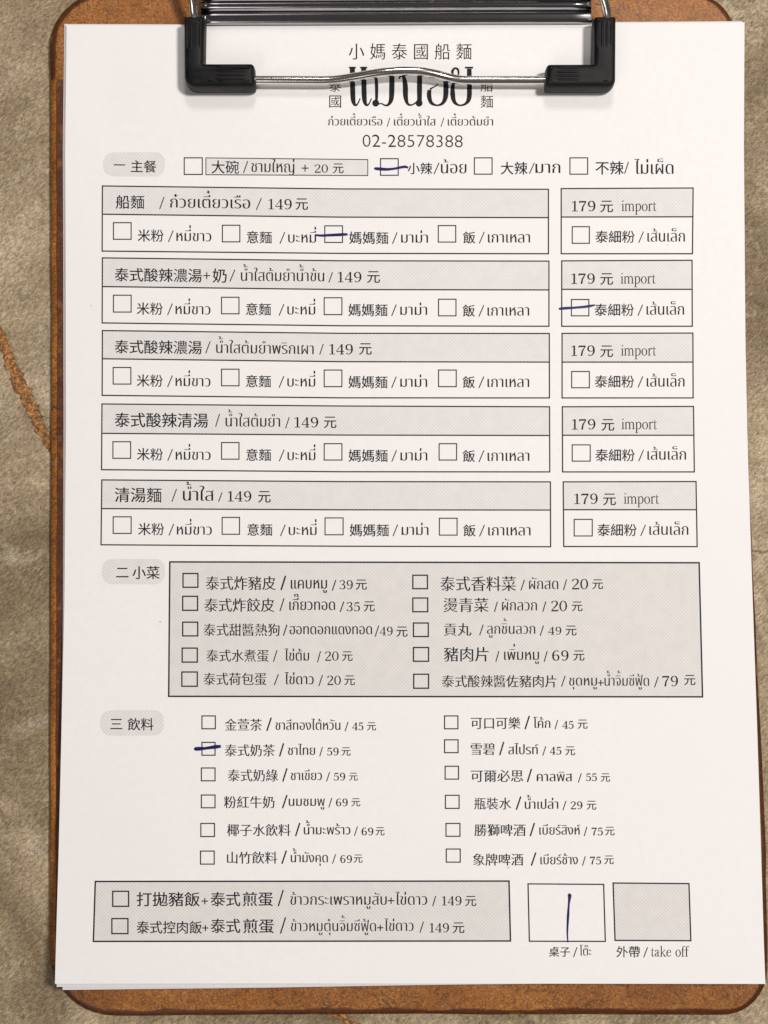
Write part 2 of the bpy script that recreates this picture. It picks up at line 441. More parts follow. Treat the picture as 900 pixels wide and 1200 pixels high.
# ------------------------------------------------------------------ the pad of forms
def sheet_mesh(name, left, right, top, bottom, lift, thick, mat, parent=None):
    """a sheet whose four edges follow measured curves; it shares the curl of the stack"""
    nx, ny = 90, 124
    vs = []; fs = []
    for j in range(ny + 1):
        t = j / ny
        for i in range(nx + 1):
            s = i / nx
            py0 = lerp_table(top, 100 + 700 * s); py1 = lerp_table(bottom, 100 + 700 * s)
            py = py0 + (py1 - py0) * t
            xl = lerp_table(left, py); xr = lerp_table(right, py)
            vs.append(on_sheet(xl + (xr - xl) * s, py, lift))
    for j in range(ny):
        for i in range(nx):
            a = j * (nx + 1) + i; fs.append((a, a + nx + 1, a + nx + 2, a + 1))
    loop = [i for i in range(nx + 1)] + [j * (nx + 1) + nx for j in range(1, ny + 1)] + [ny * (nx + 1) + i for i in range(nx - 1, -1, -1)] + [j * (nx + 1) for j in range(ny - 1, 0, -1)]
    n = len(loop); base = len(vs)
    for q in loop: vs.append(vs[q].copy())
    for q in loop:
        p = vs[q].copy(); p.z = max(p.z - thick, BOARD_Z + 0.00005); vs.append(p)
    for k in range(n):
        m = (k + 1) % n; fs.append((base + k, base + m, base + n + m, base + n + k))
    o = link_mesh(name, vs, fs, mat, parent)
    bm = bmesh.new(); bm.from_mesh(o.data)
    for f in bm.faces: f.smooth = len(f.verts) == 4 and f.index < nx * ny
    bm.to_mesh(o.data); bm.free()
    return o
XL = [(30, 78.0), (173, 76.3), (300, 76.8), (500, 77.2), (700, 75.5), (870, 71.7), (1000, 68.7), (1100, 65.8), (1153, 64.4)]
XR = [(26, 872.5), (173, 871.8), (300, 872.8), (400, 873.6), (500, 875.6), (600, 878.6), (700, 882), (850, 887.2), (1000, 892), (1100, 895), (1154, 897)]
YT = [(78, 29.4), (244, 30.0), (450, 28.6), (690, 27), (873, 25.7)]
YB = [(64, 1153), (300, 1152.4), (640, 1152.8), (897, 1153.2)]
FORM = thing('order_form', 'printed Chinese and Thai order form with check boxes and blue pen marks', 'order form')
sheet_mesh('paper', XL, XR, YT, YB, 0.0, 0.00012, M_PAPER, FORM)
sh = lambda tab, d: [(a, b + d) for a, b in tab]
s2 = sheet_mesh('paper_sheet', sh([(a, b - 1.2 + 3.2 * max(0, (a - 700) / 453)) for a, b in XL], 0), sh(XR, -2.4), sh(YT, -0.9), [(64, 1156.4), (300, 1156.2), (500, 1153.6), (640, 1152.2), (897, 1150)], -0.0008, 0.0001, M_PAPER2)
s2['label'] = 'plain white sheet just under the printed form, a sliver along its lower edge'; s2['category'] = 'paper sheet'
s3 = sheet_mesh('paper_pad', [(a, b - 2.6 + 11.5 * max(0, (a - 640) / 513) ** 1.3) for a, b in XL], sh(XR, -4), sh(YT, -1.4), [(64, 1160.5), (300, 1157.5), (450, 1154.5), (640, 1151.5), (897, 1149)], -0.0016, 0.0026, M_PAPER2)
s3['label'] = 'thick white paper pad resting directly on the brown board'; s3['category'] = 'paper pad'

# ------------------------------------------------------------------ printing: outlines in photo pixels laid on the curved sheet
L_TINT, L_RULE, L_TEXT, L_PEN = 0.00003, 0.00006, 0.00008, 0.00011
class Ink:
    def __init__(self, lift): self.v = []; self.f = []; self.lift = lift
    def poly(self, pts):
        b = len(self.v); self.v += [on_sheet(x, y, self.lift) for x, y in pts]; return b
    def quad(self, a, b, c, d):
        k = self.poly([a, b, c, d]); self.f.append((k, k + 1, k + 2, k + 3))
    def line(self, pts, w, closed=False, step=14):
        """mitred rule of constant width w"""
        P = [Vector(p) for p in pts]; n = len(P)
        Q = []
        for i in range(n if closed else n - 1):
            a, b = P[i], P[(i + 1) % n]; k = max(1, int((b - a).length / step))
            for j in range(k): Q.append(a + (b - a) * (j / k))
        if not closed: Q.append(P[-1])
        self.stroke([(q.x, q.y, w) for q in Q], closed)
    def stroke(self, pts, closed=False):
        """polyline with a width at every point"""
        n = len(pts); b0 = len(self.v)
        for i in range(n):
            p = Vector(pts[i][:2]); w = pts[i][2] / 2
            a = Vector(pts[i - 1][:2]) if (i or closed) else None
            c = Vector(pts[(i + 1) % n][:2]) if (i < n - 1 or closed) else None
            d1 = (p - a).normalized() if a is not None and (p - a).length > 1e-9 else None
            d2 = (c - p).normalized() if c is not None and (c - p).length > 1e-9 else None
            d1 = d1 or d2; d2 = d2 or d1
            n1 = Vector((-d1.y, d1.x)); n2 = Vector((-d2.y, d2.x)); m = n1 + n2
            m = m.normalized() if m.length > 1e-6 else n1
            m = m * w / max(0.5, m.dot(n1))
            self.v.append(on_sheet(p.x + m.x, p.y + m.y, self.lift)); self.v.append(on_sheet(p.x - m.x, p.y - m.y, self.lift))
        for i in range(n if closed else n - 1):
            j = (i + 1) % n; self.f.append((b0 + 2 * i, b0 + 2 * i + 1, b0 + 2 * j + 1, b0 + 2 * j))
    def disc(self, x, y, r, n=14):
        k = self.poly([(x + r * math.cos(2 * math.pi * i / n), y + r * math.sin(2 * math.pi * i / n)) for i in range(n)]); self.f.append(tuple(range(k, k + n)))
    def shape(self, outer, holes, tris):
        k = self.poly([p for l in [outer] + holes for p in l])
        for tri in tris: self.f.append(tuple(k + q for q in tri))
    def sheet(self, tl, tr, br, bl, nx, ny, mid=0.0):
        b = len(self.v)
        for j in range(ny + 1):
            for i in range(nx + 1):
                s, t = i / nx, j / ny
                x = (tl[0] * (1 - s) + tr[0] * s) * (1 - t) + (bl[0] * (1 - s) + br[0] * s) * t
                y = (tl[1] * (1 - s) + tr[1] * s) * (1 - t) + (bl[1] * (1 - s) + br[1] * s) * t + mid * 4 * s * (1 - s)
                self.v.append(on_sheet(x, y, self.lift))
        for j in range(ny):
            for i in range(nx):
                a = b + j * (nx + 1) + i; self.f.append((a, a + 1, a + nx + 2, a + nx + 1))
    def build(self, name, mat, parent):
        o = link_mesh(name, self.v, self.f, mat, parent)
        bm = bmesh.new(); bm.from_mesh(o.data)
        for f in bm.faces:
            f.normal_update()
            if f.normal.z < 0: f.normal_flip()
        bm.to_mesh(o.data); bm.free(); return o

# ---- letter outlines from Blender's built-in lettering
_cache = {}
def bez(s, n=4):
    pts = []; B = s.bezier_points; m = len(B)
    for i in range(m):
        a, b = B[i], B[(i + 1) % m]
        p0, p1, p2, p3 = a.co, a.handle_right, b.handle_left, b.co
        straight = (p1 - p0).cross(p3 - p0).length < 1e-5 and (p2 - p0).cross(p3 - p0).length < 1e-5
        k = 1 if straight else n
        for j in range(k):
            t = j / k; u = 1 - t
            q = p0 * u ** 3 + p1 * 3 * u * u * t + p2 * 3 * u * t * t + p3 * t ** 3
            pts.append((q.x, q.y))
    return pts
def loops_of(text):
    c = bpy.data.curves.new('letters', 'FONT'); c.body = text; c.size = 1.0
    o = bpy.data.objects.new('letters', c); COL.objects.link(o)
    dg = bpy.context.evaluated_depsgraph_get()
    oe = o.evaluated_get(dg); cu = oe.to_curve(dg)
    out = [bez(s) for s in cu.splines if s.type == 'BEZIER']
    oe.to_curve_clear(); bpy.data.objects.remove(o); bpy.data.curves.remove(c)
    res = []
    for l in out:
        q = [p for i, p in enumerate(l) if math.hypot(p[0] - l[i - 1][0], p[1] - l[i - 1][1]) > 0.003]
        if len(q) > 2: res.append(q)
    return res
BAR = loops_of('|'); BAR_X = min(p[0] for p in BAR[0]) if BAR else 0
def glyph(ch):
    if ch not in _cache:
        both = loops_of(ch + '|')
        x = max((min(p[0] for p in l), i) for i, l in enumerate(both))
        bar = len(both) - 1
        adv = min(p[0] for p in both[bar]) - BAR_X
        if ch == 'ห':                                   # a taller shoulder, as in the printed face
            arch = [(px_, py_ if py_ < 0.1 else 0.1 + (py_ - 0.1) * 1.42) for px_, py_ in both[1]]
            both = [[(.09, 0), (.09, .55), (.18, .55), (.18, 0)], [(.14, .27), (.41, .55), (.51, .55), (.14, .17)], arch, both[2]]; bar = 3
        _cache[ch] = (both[:bar], adv)
    return _cache[ch]
def area(l): return 0.5 * sum(l[i][0] * l[(i + 1) % len(l)][1] - l[(i + 1) % len(l)][0] * l[i][1] for i in range(len(l)))
def grow(l, sign, dx, dy):
    n = len(l); out = []
    for i in range(n):
        a, p, b = l[i - 1], l[i], l[(i + 1) % n]
        e1 = Vector((p[0] - a[0], p[1] - a[1])); e2 = Vector((b[0] - p[0], b[1] - p[1]))
        if e1.length < 1e-7: e1 = e2
        if e2.length < 1e-7: e2 = e1
        if e1.length < 1e-7: out.append(p); continue
        n1 = Vector((e1.y, -e1.x)).normalized(); n2 = Vector((e2.y, -e2.x)).normalized(); m = n1 + n2
        m = m.normalized() if m.length > 1e-5 else n1
        k = sign / max(0.6, m.dot(n1))
        out.append((p[0] + m.x * k * dx, p[1] + m.y * k * dy))
    return out
def inside(pt, l):
    x, y = pt; r = False; n = len(l)
    for i in range(n):
        x1, y1 = l[i]; x2, y2 = l[(i + 1) % n]
        if (y1 > y) != (y2 > y) and x < (x2 - x1) * (y - y1) / (y2 - y1) + x1: r = not r
    return r
def shapes_of(ch, dx, dy):
    """[(outer, holes)] of one character, its strokes grown by dx, dy"""
    loops, adv = glyph(ch)
    if not loops: return [], adv
    main = max(loops, key=lambda l: abs(area(l))); s = 1 if area(main) > 0 else -1
    outers = []; holes = []
    for l in loops:
        g = grow(l, s, dx, dy)
        (outers if area(l) * s > 0 else holes).append((l, g))
    res = [(g, l, []) for l, g in outers]
    for l, g in holes:
        cand = [r for r in res if inside(l[0], r[1])]
        if cand: min(cand, key=lambda r: abs(area(r[1])))[2].append(g)
    out = []
    for g, l, h in res:                                   # strokes that grew into each other would not fill: draw them as they come
        tris, ok = fill([g] + h)
        if (dx or dy) and not ok:
            k = 0.5 if abs(dx) + abs(dy) > 0.003 else 0.0
            return shapes_of(ch, dx * k, dy * k)
        out.append((g, h, tris))
    return out, adv
def fill(loops):
    """triangles of an outline with holes, and whether they cover just its area"""
    flat = [p for l in loops for p in l]; a = 0.0
    tris = tessellate_polygon([[Vector((x * 100, y * 100, 0)) for x, y in l] for l in loops])
    for t in tris: a += abs(area([flat[q] for q in t]))
    want = abs(area(loops[0])) - sum(abs(area(l)) for l in loops[1:])
    return tris, abs(a - want) < 0.02 * abs(want) + 1e-5

UPPER = '\u0e31\u0e34\u0e35\u0e36\u0e37\u0e47\u0e4d'
TONE = '\u0e48\u0e49\u0e4a\u0e4b\u0e4c'
LOWER = '\u0e38\u0e39'
TALL = 'ปฝฟ'
def thai_run(text, dx, dy):
    """places consonants, vowels and stacked marks; returns [(outer, holes)] in em units"""
    out = []; x = 0.0; lastc = ''; up = False
    t = []
    for i, ch in enumerate(text):
        if ch == '\u0e33':                                # sara am = ring above + aa; a tone mark goes above the ring
            if t and t[-1] in TONE: tone = t.pop(); t += ['\u0e4d', tone, '\u0e32']
            else: t += ['\u0e4d', '\u0e32']
        else: t.append(ch)
    for ch in t:
        sh_, adv = shapes_of(ch, dx, dy)
        oy = 0.0; ox = 0.0
        if ch in UPPER:
            if lastc in TALL: ox = -0.13
            up = True
        elif ch in TONE:
            if up: oy = 0.20
            else: oy = -0.02
            if lastc in TALL: ox = -0.13
        elif ch in LOWER: oy = 0.0
        else:
            lastc = ch; up = False
        for o, h, t3 in sh_:
            f = lambda p: (p[0] + x + ox, p[1] + oy)
            out.append(([f(p) for p in o], [[f(p) for p in q] for q in h], t3))
        if ch not in UPPER + TONE + LOWER: x += adv
    return out
def plain_run(text, dx, dy, track=0.0):
    out = []; x = 0.0
    for ch in text:
        if ch == ' ': x += 0.3; continue
        sh_, adv = shapes_of(ch, dx, dy)
        for o, h, t3 in sh_: out.append(([(p[0] + x, p[1]) for p in o], [[(p[0] + x, p[1]) for p in q] for q in h], t3))
        x += adv + track
    return out
def slope(x, y):
    """the printed lines of the upper tables sag a little towards the middle of the sheet"""
    if y < 160 or y > 655: return 0.0
    k = 0.0125 if y < 480 else 0.0075
    return k * (1 if x < 330 else 0.45 if x < 520 else 0.0)
def box_of(run):
    xs = [p[0] for g in run for p in g[0]]; ys = [p[1] for g in run for p in g[0]]
    return min(xs), max(xs), min(ys), max(ys)
def lay(ink, run, fx, fy, xm, ym):
    k = slope(xm, ym)
    def f(p):
        X = fx(p[0]); return (X, fy(p[1]) + k * (X - xm))
    for o, h, t3 in run: ink.shape([f(p) for p in o], [[f(p) for p in q] for q in h], t3)
HAN = (0.011, 0.003)
def han(ink, text, x0, x1, yc, h=None, w=HAN, track=0.0):
    run = plain_run(text, w[0], w[1], track); a, b, c, d = box_of(run)
    sx = (x1 - x0) / (b - a); sy = sx if h is None else h / (d - c)
    if h is None and track: sy = sx
    ym = (c + d) / 2
    lay(ink, run, lambda X: x0 + (X - a) * sx, lambda Y: yc - (Y - ym) * sy, (x0 + x1) / 2, yc)
_g = {}
def thai(ink, text, x0, x1, base, body, w=(0.010, -0.018)):
    if 'h' not in _g:
        _, _, c, d = box_of(thai_run('ก', 0, 0)); _g['h'] = d - c
    run = thai_run(text, *w); a, b, c, d = box_of(run)
    sx = (x1 - x0) / (b - a); sy = body / _g['h']
    lay(ink, run, lambda X: x0 + (X - a) * sx, lambda Y: base - Y * sy, (x0 + x1) / 2, base)
def latin(ink, text, x0, x1, base, cap, w=(0.0, 0.0)):
    run = plain_run(text, *w); a, b, c, d = box_of(run); sx = (x1 - x0) / (b - a); sy = cap / box_of(plain_run('8', 0, 0))[3]
    lay(ink, run, lambda X: x0 + (X - a) * sx, lambda Y: base - Y * sy, (x0 + x1) / 2, base)
def slash(ink, x0, x1, y0, y1, w=1.15):
    ink.stroke([(x0 + 0.4, y1, w), (x1 - 0.4, y0, w)])
def plus(ink, x0, x1, yc, w=1.25):
    r = (x1 - x0) / 2; xm = (x0 + x1) / 2
    ink.stroke([(x0, yc, w), (x1, yc, w)]); ink.stroke([(xm, yc - r, w), (xm, yc + r, w)])

# ---- serif numerals and small letters drawn with a broad pen: strokes of (x, y, width), unit = cap height or x-height
def ring(cx, cy, a, b, thick, thin, n=20):
    return [(cx + a * math.cos(2 * math.pi * i / n), cy + b * math.sin(2 * math.pi * i / n), thin + (thick - thin) * abs(math.cos(2 * math.pi * i / n)) ** 1.5) for i in range(n + 1)]
SIX = [(.43, .86, .09), (.37, .95, .06), (.28, .97, .05), (.16, .87, .09), (.08, .66, .13), (.07, .38, .14), (.13, .12, .10), (.27, .03, .05), (.40, .12, .10), (.45, .30, .13), (.40, .50, .10), (.27, .57, .05), (.14, .50, .05), (.09, .40, .04)]
NUM = {
 '0': (.60, [ring(.27, .5, .21, .47, .13, .045)]),
 '1': (.52, [[(.27, .0, .13), (.27, .98, .13)], [(.27, .96, .05), (.17, .88, .05), (.08, .84, .05)], [(.08, .025, .05), (.46, .025, .05)]]),
 '2': (.58, [[(.07, .76, .11), (.10, .88, .09), (.18, .95, .06), (.27, .97, .05), (.40, .90, .10), (.44, .74, .13), (.38, .55, .11), (.20, .30, .07), (.06, .08, .05)], [(.05, .055, .11), (.50, .055, .11)], [(.49, .05, .04), (.52, .2, .04)]]),
 '3': (.56, [[(.08, .80, .11), (.14, .93, .06), (.25, .97, .05), (.38, .91, .10), (.42, .76, .12), (.36, .60, .08), (.2, .53, .04)], [(.2, .53, .04), (.38, .47, .08), (.45, .28, .13), (.40, .10, .10), (.25, .03, .05), (.12, .07, .07), (.06, .19, .11)]]),
 '4': (.58, [[(.38, .97, .05), (.03, .29, .05)], [(.02, .27, .06), (.53, .27, .06)], [(.38, .0, .13), (.38, .98, .13)], [(.24, .022, .045), (.52, .022, .045)]]),
 '5': (.56, [[(.13, .96, .05), (.09, .53, .05)], [(.12, .91, .11), (.45, .91, .11)], [(.09, .53, .04), (.25, .60, .05), (.40, .52, .10), (.45, .31, .13), (.40, .12, .10), (.25, .03, .05), (.12, .07, .07), (.06, .19, .11)]]),
 '6': (.58, [SIX]),
 '7': (.56, [[(.05, .91, .12), (.49, .91, .12)], [(.05, .96, .05), (.04, .76, .05)], [(.47, .90, .06), (.28, .46, .11), (.22, .0, .14)]]),
 '9': (.58, [[(.54 - x, 1 - y, w) for x, y, w in SIX]]),
 'i': (.34, [[(.16, .0, .13), (.16, .95, .13)], [(.02, .025, .05), (.30, .025, .05)], [(.03, .93, .05), (.16, .95, .05)], [(.16, 1.27, .15), (.16, 1.42, .15)]]),
 'm': (1.12, [[(.14, .0, .13), (.14, .95, .13)], [(.02, .93, .05), (.14, .95, .05)], [(.14, .78, .05), (.28, .94, .08), (.40, .95, .10), (.50, .84, .12), (.53, .6, .13), (.53, .0, .13)], [(.53, .78, .05), (.67, .94, .08), (.79, .95, .10), (.89, .84, .12), (.92, .6, .13), (.92, .0, .13)], [(.02, .025, .05), (.27, .025, .05)], [(.41, .025, .05), (.66, .025, .05)], [(.80, .025, .05), (1.06, .025, .05)]]),
 'p': (.72, [[(.14, -.5, .13), (.14, .95, .13)], [(.02, .93, .05), (.14, .95, .05)], [(.14, .78, .05), (.26, .94, .07), (.42, .95, .09), (.56, .76, .13), (.58, .48, .14), (.53, .2, .12), (.40, .03, .07), (.26, .03, .06), (.14, .14, .05)], [(.0, -.48, .05), (.3, -.48, .05)]]),
 'o': (.68, [ring(.31, .48, .25, .47, .14, .05)]),
 'r': (.50, [[(.14, .0, .13), (.14, .95, .13)], [(.02, .93, .05), (.14, .95, .05)], [(.14, .70, .05), (.26, .92, .08), (.36, .96, .12), (.44, .88, .15)], [(.0, .025, .05), (.32, .025, .05)]]),
 't': (.42, [[(.15, 1.25, .06), (.15, .2, .13), (.20, .05, .09), (.29, .03, .06), (.37, .12, .05)], [(.0, .93, .07), (.34, .93, .07)]]),
 'a': (.64, [[(.07, .72, .12), (.12, .88, .08), (.25, .95, .06), (.37, .88, .1), (.40, .68, .13), (.40, .16, .13), (.46, .04, .08), (.56, .1, .05)], [(.40, .60, .05), (.18, .45, .08), (.08, .26, .13), (.14, .06, .09), (.24, .05, .06), (.40, .2, .05)]]),
 'k': (.72, [[(.14, .0, .13), (.14, 1.5, .13)], [(.02, 1.48, .05), (.14, 1.5, .05)], [(.16, .42, .05), (.54, .92, .06)], [(.27, .56, .06), (.58, .02, .14)], [(.02, .025, .05), (.28, .025, .05)], [(.44, .025, .05), (.72, .025, .05)], [(.40, .93, .05), (.64, .93, .05)]]),
 'e': (.62, [[(.08, .58, .05), (.52, .58, .05)], [(.52, .58, .08), (.48, .84, .09), (.31, .95, .05), (.14, .80, .11), (.07, .48, .14), (.14, .16, .12), (.32, .04, .07), (.46, .10, .05), (.54, .26, .05)]]),
 'f': (.44, [[(.16, .0, .13), (.16, 1.15, .13), (.22, 1.42, .08), (.34, 1.49, .06), (.44, 1.36, .11)], [(.02, .93, .06), (.40, .93, .06)], [(.02, .025, .05), (.34, .025, .05)]]),
}
def subdivide(st):
    if len(st) < 4: return st
    P = [Vector(p) for p in st]; return [tuple(p) for p in catmull(P, 3)]
def serif(ink, text, x0, x1, base, unit, bold=1.0):
    x = 0.0; pieces = []
    for ch in text:
        if ch == ' ': x += 0.45; continue
        adv, st = NUM[ch]
        for s in st: pieces.append([(p[0] + x, p[1], p[2]) for p in subdivide(s)])
        x += adv
    a = min(p[0] - p[2] * 0.3 for s in pieces for p in s); b = max(p[0] + p[2] * 0.3 for s in pieces for p in s)
    sx = (x1 - x0) / (b - a); k = slope((x0 + x1) / 2, base)
    for s in pieces:
        ink.stroke([(x0 + (p[0] - a) * sx, base - p[1] * unit + k * (x0 + (p[0] - a) * sx - (x0 + x1) / 2), max(p[2] * (sx + unit) / 2 * bold, 0.55)) for p in s])

def T(spec, parent, name='printed_line', mat=None):
    """one printed line: spec is a list of pieces (kind, arguments)"""
    k = Ink(L_TEXT)
    for s in spec:
        kind, a = s[0], s[1:]
        if kind == 'h': han(k, *a)
        elif kind == 't': thai(k, *a)
        elif kind == 'n': serif(k, *a)
        elif kind == 's': slash(k, *a)
        elif kind == 'p': plus(k, *a)
        elif kind == 'l': latin(k, *a)
    return k.build(name, mat or M_INK, parent)
def check_box(parent, x0, y0, x1, y1, w=1.25, skew=0.0, name='check_box'):
    k = Ink(L_RULE); e = w / 2
    k.line([(x0 + e, y0 + e), (x1 - e, y0 + e + skew), (x1 - e, y1 - e + skew), (x0 + e, y1 - e)], w, True, 30)
    return k.build(name, M_LINE, parent)
def frame(name, parent, top, bottom, w, divider=None, wd=None):
    """box rules: top and bottom are polylines from one side to the other"""
    k = Ink(L_RULE)
    k.line(list(top) + list(reversed(bottom)), w, True, 12)
    if divider:
        d = [list(p) for p in divider]; d[0][0] += w / 2; d[-1][0] -= w / 2
        k.line(d, wd or w, False, 12)
    return k.build(name, M_LINE, parent)
def tint(parent, top, bottom, mat, name='shaded_band'):
    k = Ink(L_TINT)
    for i in range(len(top) - 1):
        n = max(2, int((top[i + 1][0] - top[i][0]) / 12)); m = max(2, int((bottom[i][1] - top[i][1]) / 12))
        k.sheet(top[i], top[i + 1], bottom[i + 1], bottom[i], n, m)
    return k.build(name, mat, parent)
def badge(x0, x1, y0, y1, spec):
    pts = resample(rounded_outline([(x0, y0, 13), (x1, y0, 11), (x1, y1, 11), (x0, y1, 13)], 6), 6)
    k = Ink(L_TINT); b = k.poly([(p.x + 0.5 * noise.noise(Vector((p.x, p.y, 0)) * .2), p.y) for p in pts])
    c = k.poly([((x0 + x1) / 2, (y0 + y1) / 2)]); n = len(pts)
    for i in range(n): k.f.append((b + i, b + (i + 1) % n, c))
    o = k.build('section_badge', M_BADGE, FORM)
    T(spec, o, 'printed_words'); return o

# ---- heading of the form
T([('h', '小媽泰國船麵', 408.6, 552.6, 60.2, 19.0, (0.0, -0.008), 0.30)], FORM, 'shop_name')
def logo():
    k = Ink(L_TEXT)
    def st(pts):
        P = [Vector(p) for p in pts]; k.stroke([tuple(p) for p in (catmull(P, 5) if len(P) > 2 else P)])
    def z(x, y): return (370 + x / 3.913, 60 + y / 3.913)
    def sz(pts): st([(*z(x, y), (w * 1.12 + 0.8) / 3.913) for x, y, w in pts])
    # two leading vowels: thick stems with a top serif and a thin upturned tail
    for dx in (0, 52):
        sz([(168 + dx, 76, 20), (169 + dx, 150, 20), (171 + dx, 215, 19), (176 + dx, 240, 13), (184 + dx, 247, 8), (193 + dx, 240, 5), (204 + dx, 216, 4)])
        sz([(152 + dx, 75, 6), (184 + dx, 75, 6)])
    # first consonant: thin shoulder, ball at the foot, bowl and thick stem
    sz([(258, 122, 7), (268, 108, 10), (276, 120, 12), (279, 160, 13), (279, 215, 11), (276, 238, 9)]); k.disc(*z(275, 238), 16 / 3.913)
    sz([(276, 246, 5), (300, 240, 4), (318, 248, 6), (334, 244, 10), (346, 220, 18), (349, 170, 21), (349, 96, 20)]); sz([(332, 94, 6), (366, 94, 6)])
    # tone mark over it
    sz([(300, 78, 9), (300, 98, 9)])
    # second consonant
    sz([(381, 126, 6), (392, 112, 8), (404, 120, 14), (411, 160, 20), (412, 205, 19), (420, 238, 11), (436, 247, 6), (456, 238, 5), (470, 222, 5)])
    sz([(476, 94, 20), (476, 170, 20), (476, 240, 18)]); sz([(460, 94, 6), (494, 94, 6)]); k.disc(*z(474, 238), 16 / 3.913)
    # round vowel carrier
    sz([(524, 176, 8), (534, 168, 5), (550, 160, 4), (560, 150, 4)])
    sz([(522, 178, 15), (520, 205, 18), (530, 236, 13), (556, 248, 6), (582, 238, 12), (595, 210, 19), (597, 165, 20), (592, 125, 15), (578, 104, 7), (556, 98, 5), (530, 108, 7), (520, 122, 8)])
    # last consonant with a hooked top
    sz([(630, 112, 6), (627, 92, 10), (638, 78, 7), (652, 84, 8), (654, 108, 6), (640, 128, 6), (630, 150, 12), (628, 195, 19), (636, 232, 14), (660, 248, 6), (688, 240, 10), (703, 215, 18), (705, 160, 19), (704, 80, 18)])
    sz([(684, 75, 6), (722, 75, 6)])
    return k.build('shop_logo', M_INK, FORM)
logo()
T([('h', '泰', 385.8, 399.8, 100.4, 14, (0.0, -0.006))], FORM, 'side_character'); T([('h', '國', 385.8, 399.8, 119.0, 14.2, (0.0, -0.006))], FORM, 'side_character')
T([('h', '船', 563.2, 577.8, 100.4, 14, (0.0, -0.006))], FORM, 'side_character'); T([('h', '麵', 563.2, 577.9, 119.0, 14.4, (0.0, -0.006))], FORM, 'side_character')
T([('t', 'ก๋วยเตี๋ยวเรือ', 384.7, 448.1, 147.0, 7.8), ('s', 453.3, 457.2, 138, 148.5, .9), ('t', 'เตี๋ยวน้ำใส', 461.7, 510.7, 147.2, 7.8), ('s', 516.3, 520.7, 138, 148.5, .9), ('t', 'เตี๋ยวต้มยำ', 524.7, 577.9, 147.2, 7.8)], FORM, 'dish_caption')
T([('l', '02-28578388', 425, 542.2, 172.4, 14.6, (-0.014, -0.014))], FORM, 'phone_number')

# ---- section one
badge(120.7, 193.3, 178.3, 206.7, [('h', '一', 133.3, 146.7, 193.2), ('h', '主餐', 153.3, 183.3, 195)])
check_box(FORM, 215.3, 184.3, 237.7, 205)
lb = frame('size_box', FORM, [(241.3, 185), (431, 187)], [(241.3, 204.7), (431, 205.7)], 1.0)
tint(lb, [(241.3, 185), (431, 187)], [(241.3, 204.7), (431, 205.7)], M_TINT)
T([('h', '大碗', 247.7, 280, 195.7), ('s', 285, 290.7, 188.7, 202.7), ('t', 'ชามใหญ่', 294.3, 345, 202, 11.0), ('p', 353.5, 361.5, 197), ('n', '20', 368.5, 384.2, 202.3, 9.6), ('h', '元', 390, 402.7, 197.3)], lb)
check_box(FORM, 445.3, 185.3, 467.3, 206)
T([('h', '小辣', 477.7, 506.7, 197.3), ('s', 508.3, 515, 190.7, 204), ('t', 'น้อย', 516.7, 546.7, 203.3, 11.6)], FORM)
check_box(FORM, 555.3, 184.3, 577.3, 204.7)
T([('h', '大辣', 586.7, 618.3, 197), ('s', 620, 626.7, 190.7, 203.5), ('t', 'มาก', 627.5, 656.7, 203, 11.6)], FORM)
check_box(FORM, 667.3, 184.3, 689.3, 204.7)
T([('h', '不辣', 697.7, 731, 196.7), ('s', 731.7, 736.9, 189.7, 203.5), ('t', 'ไม่เผ็ด', 743.3, 789.3, 204, 12.2)], FORM)

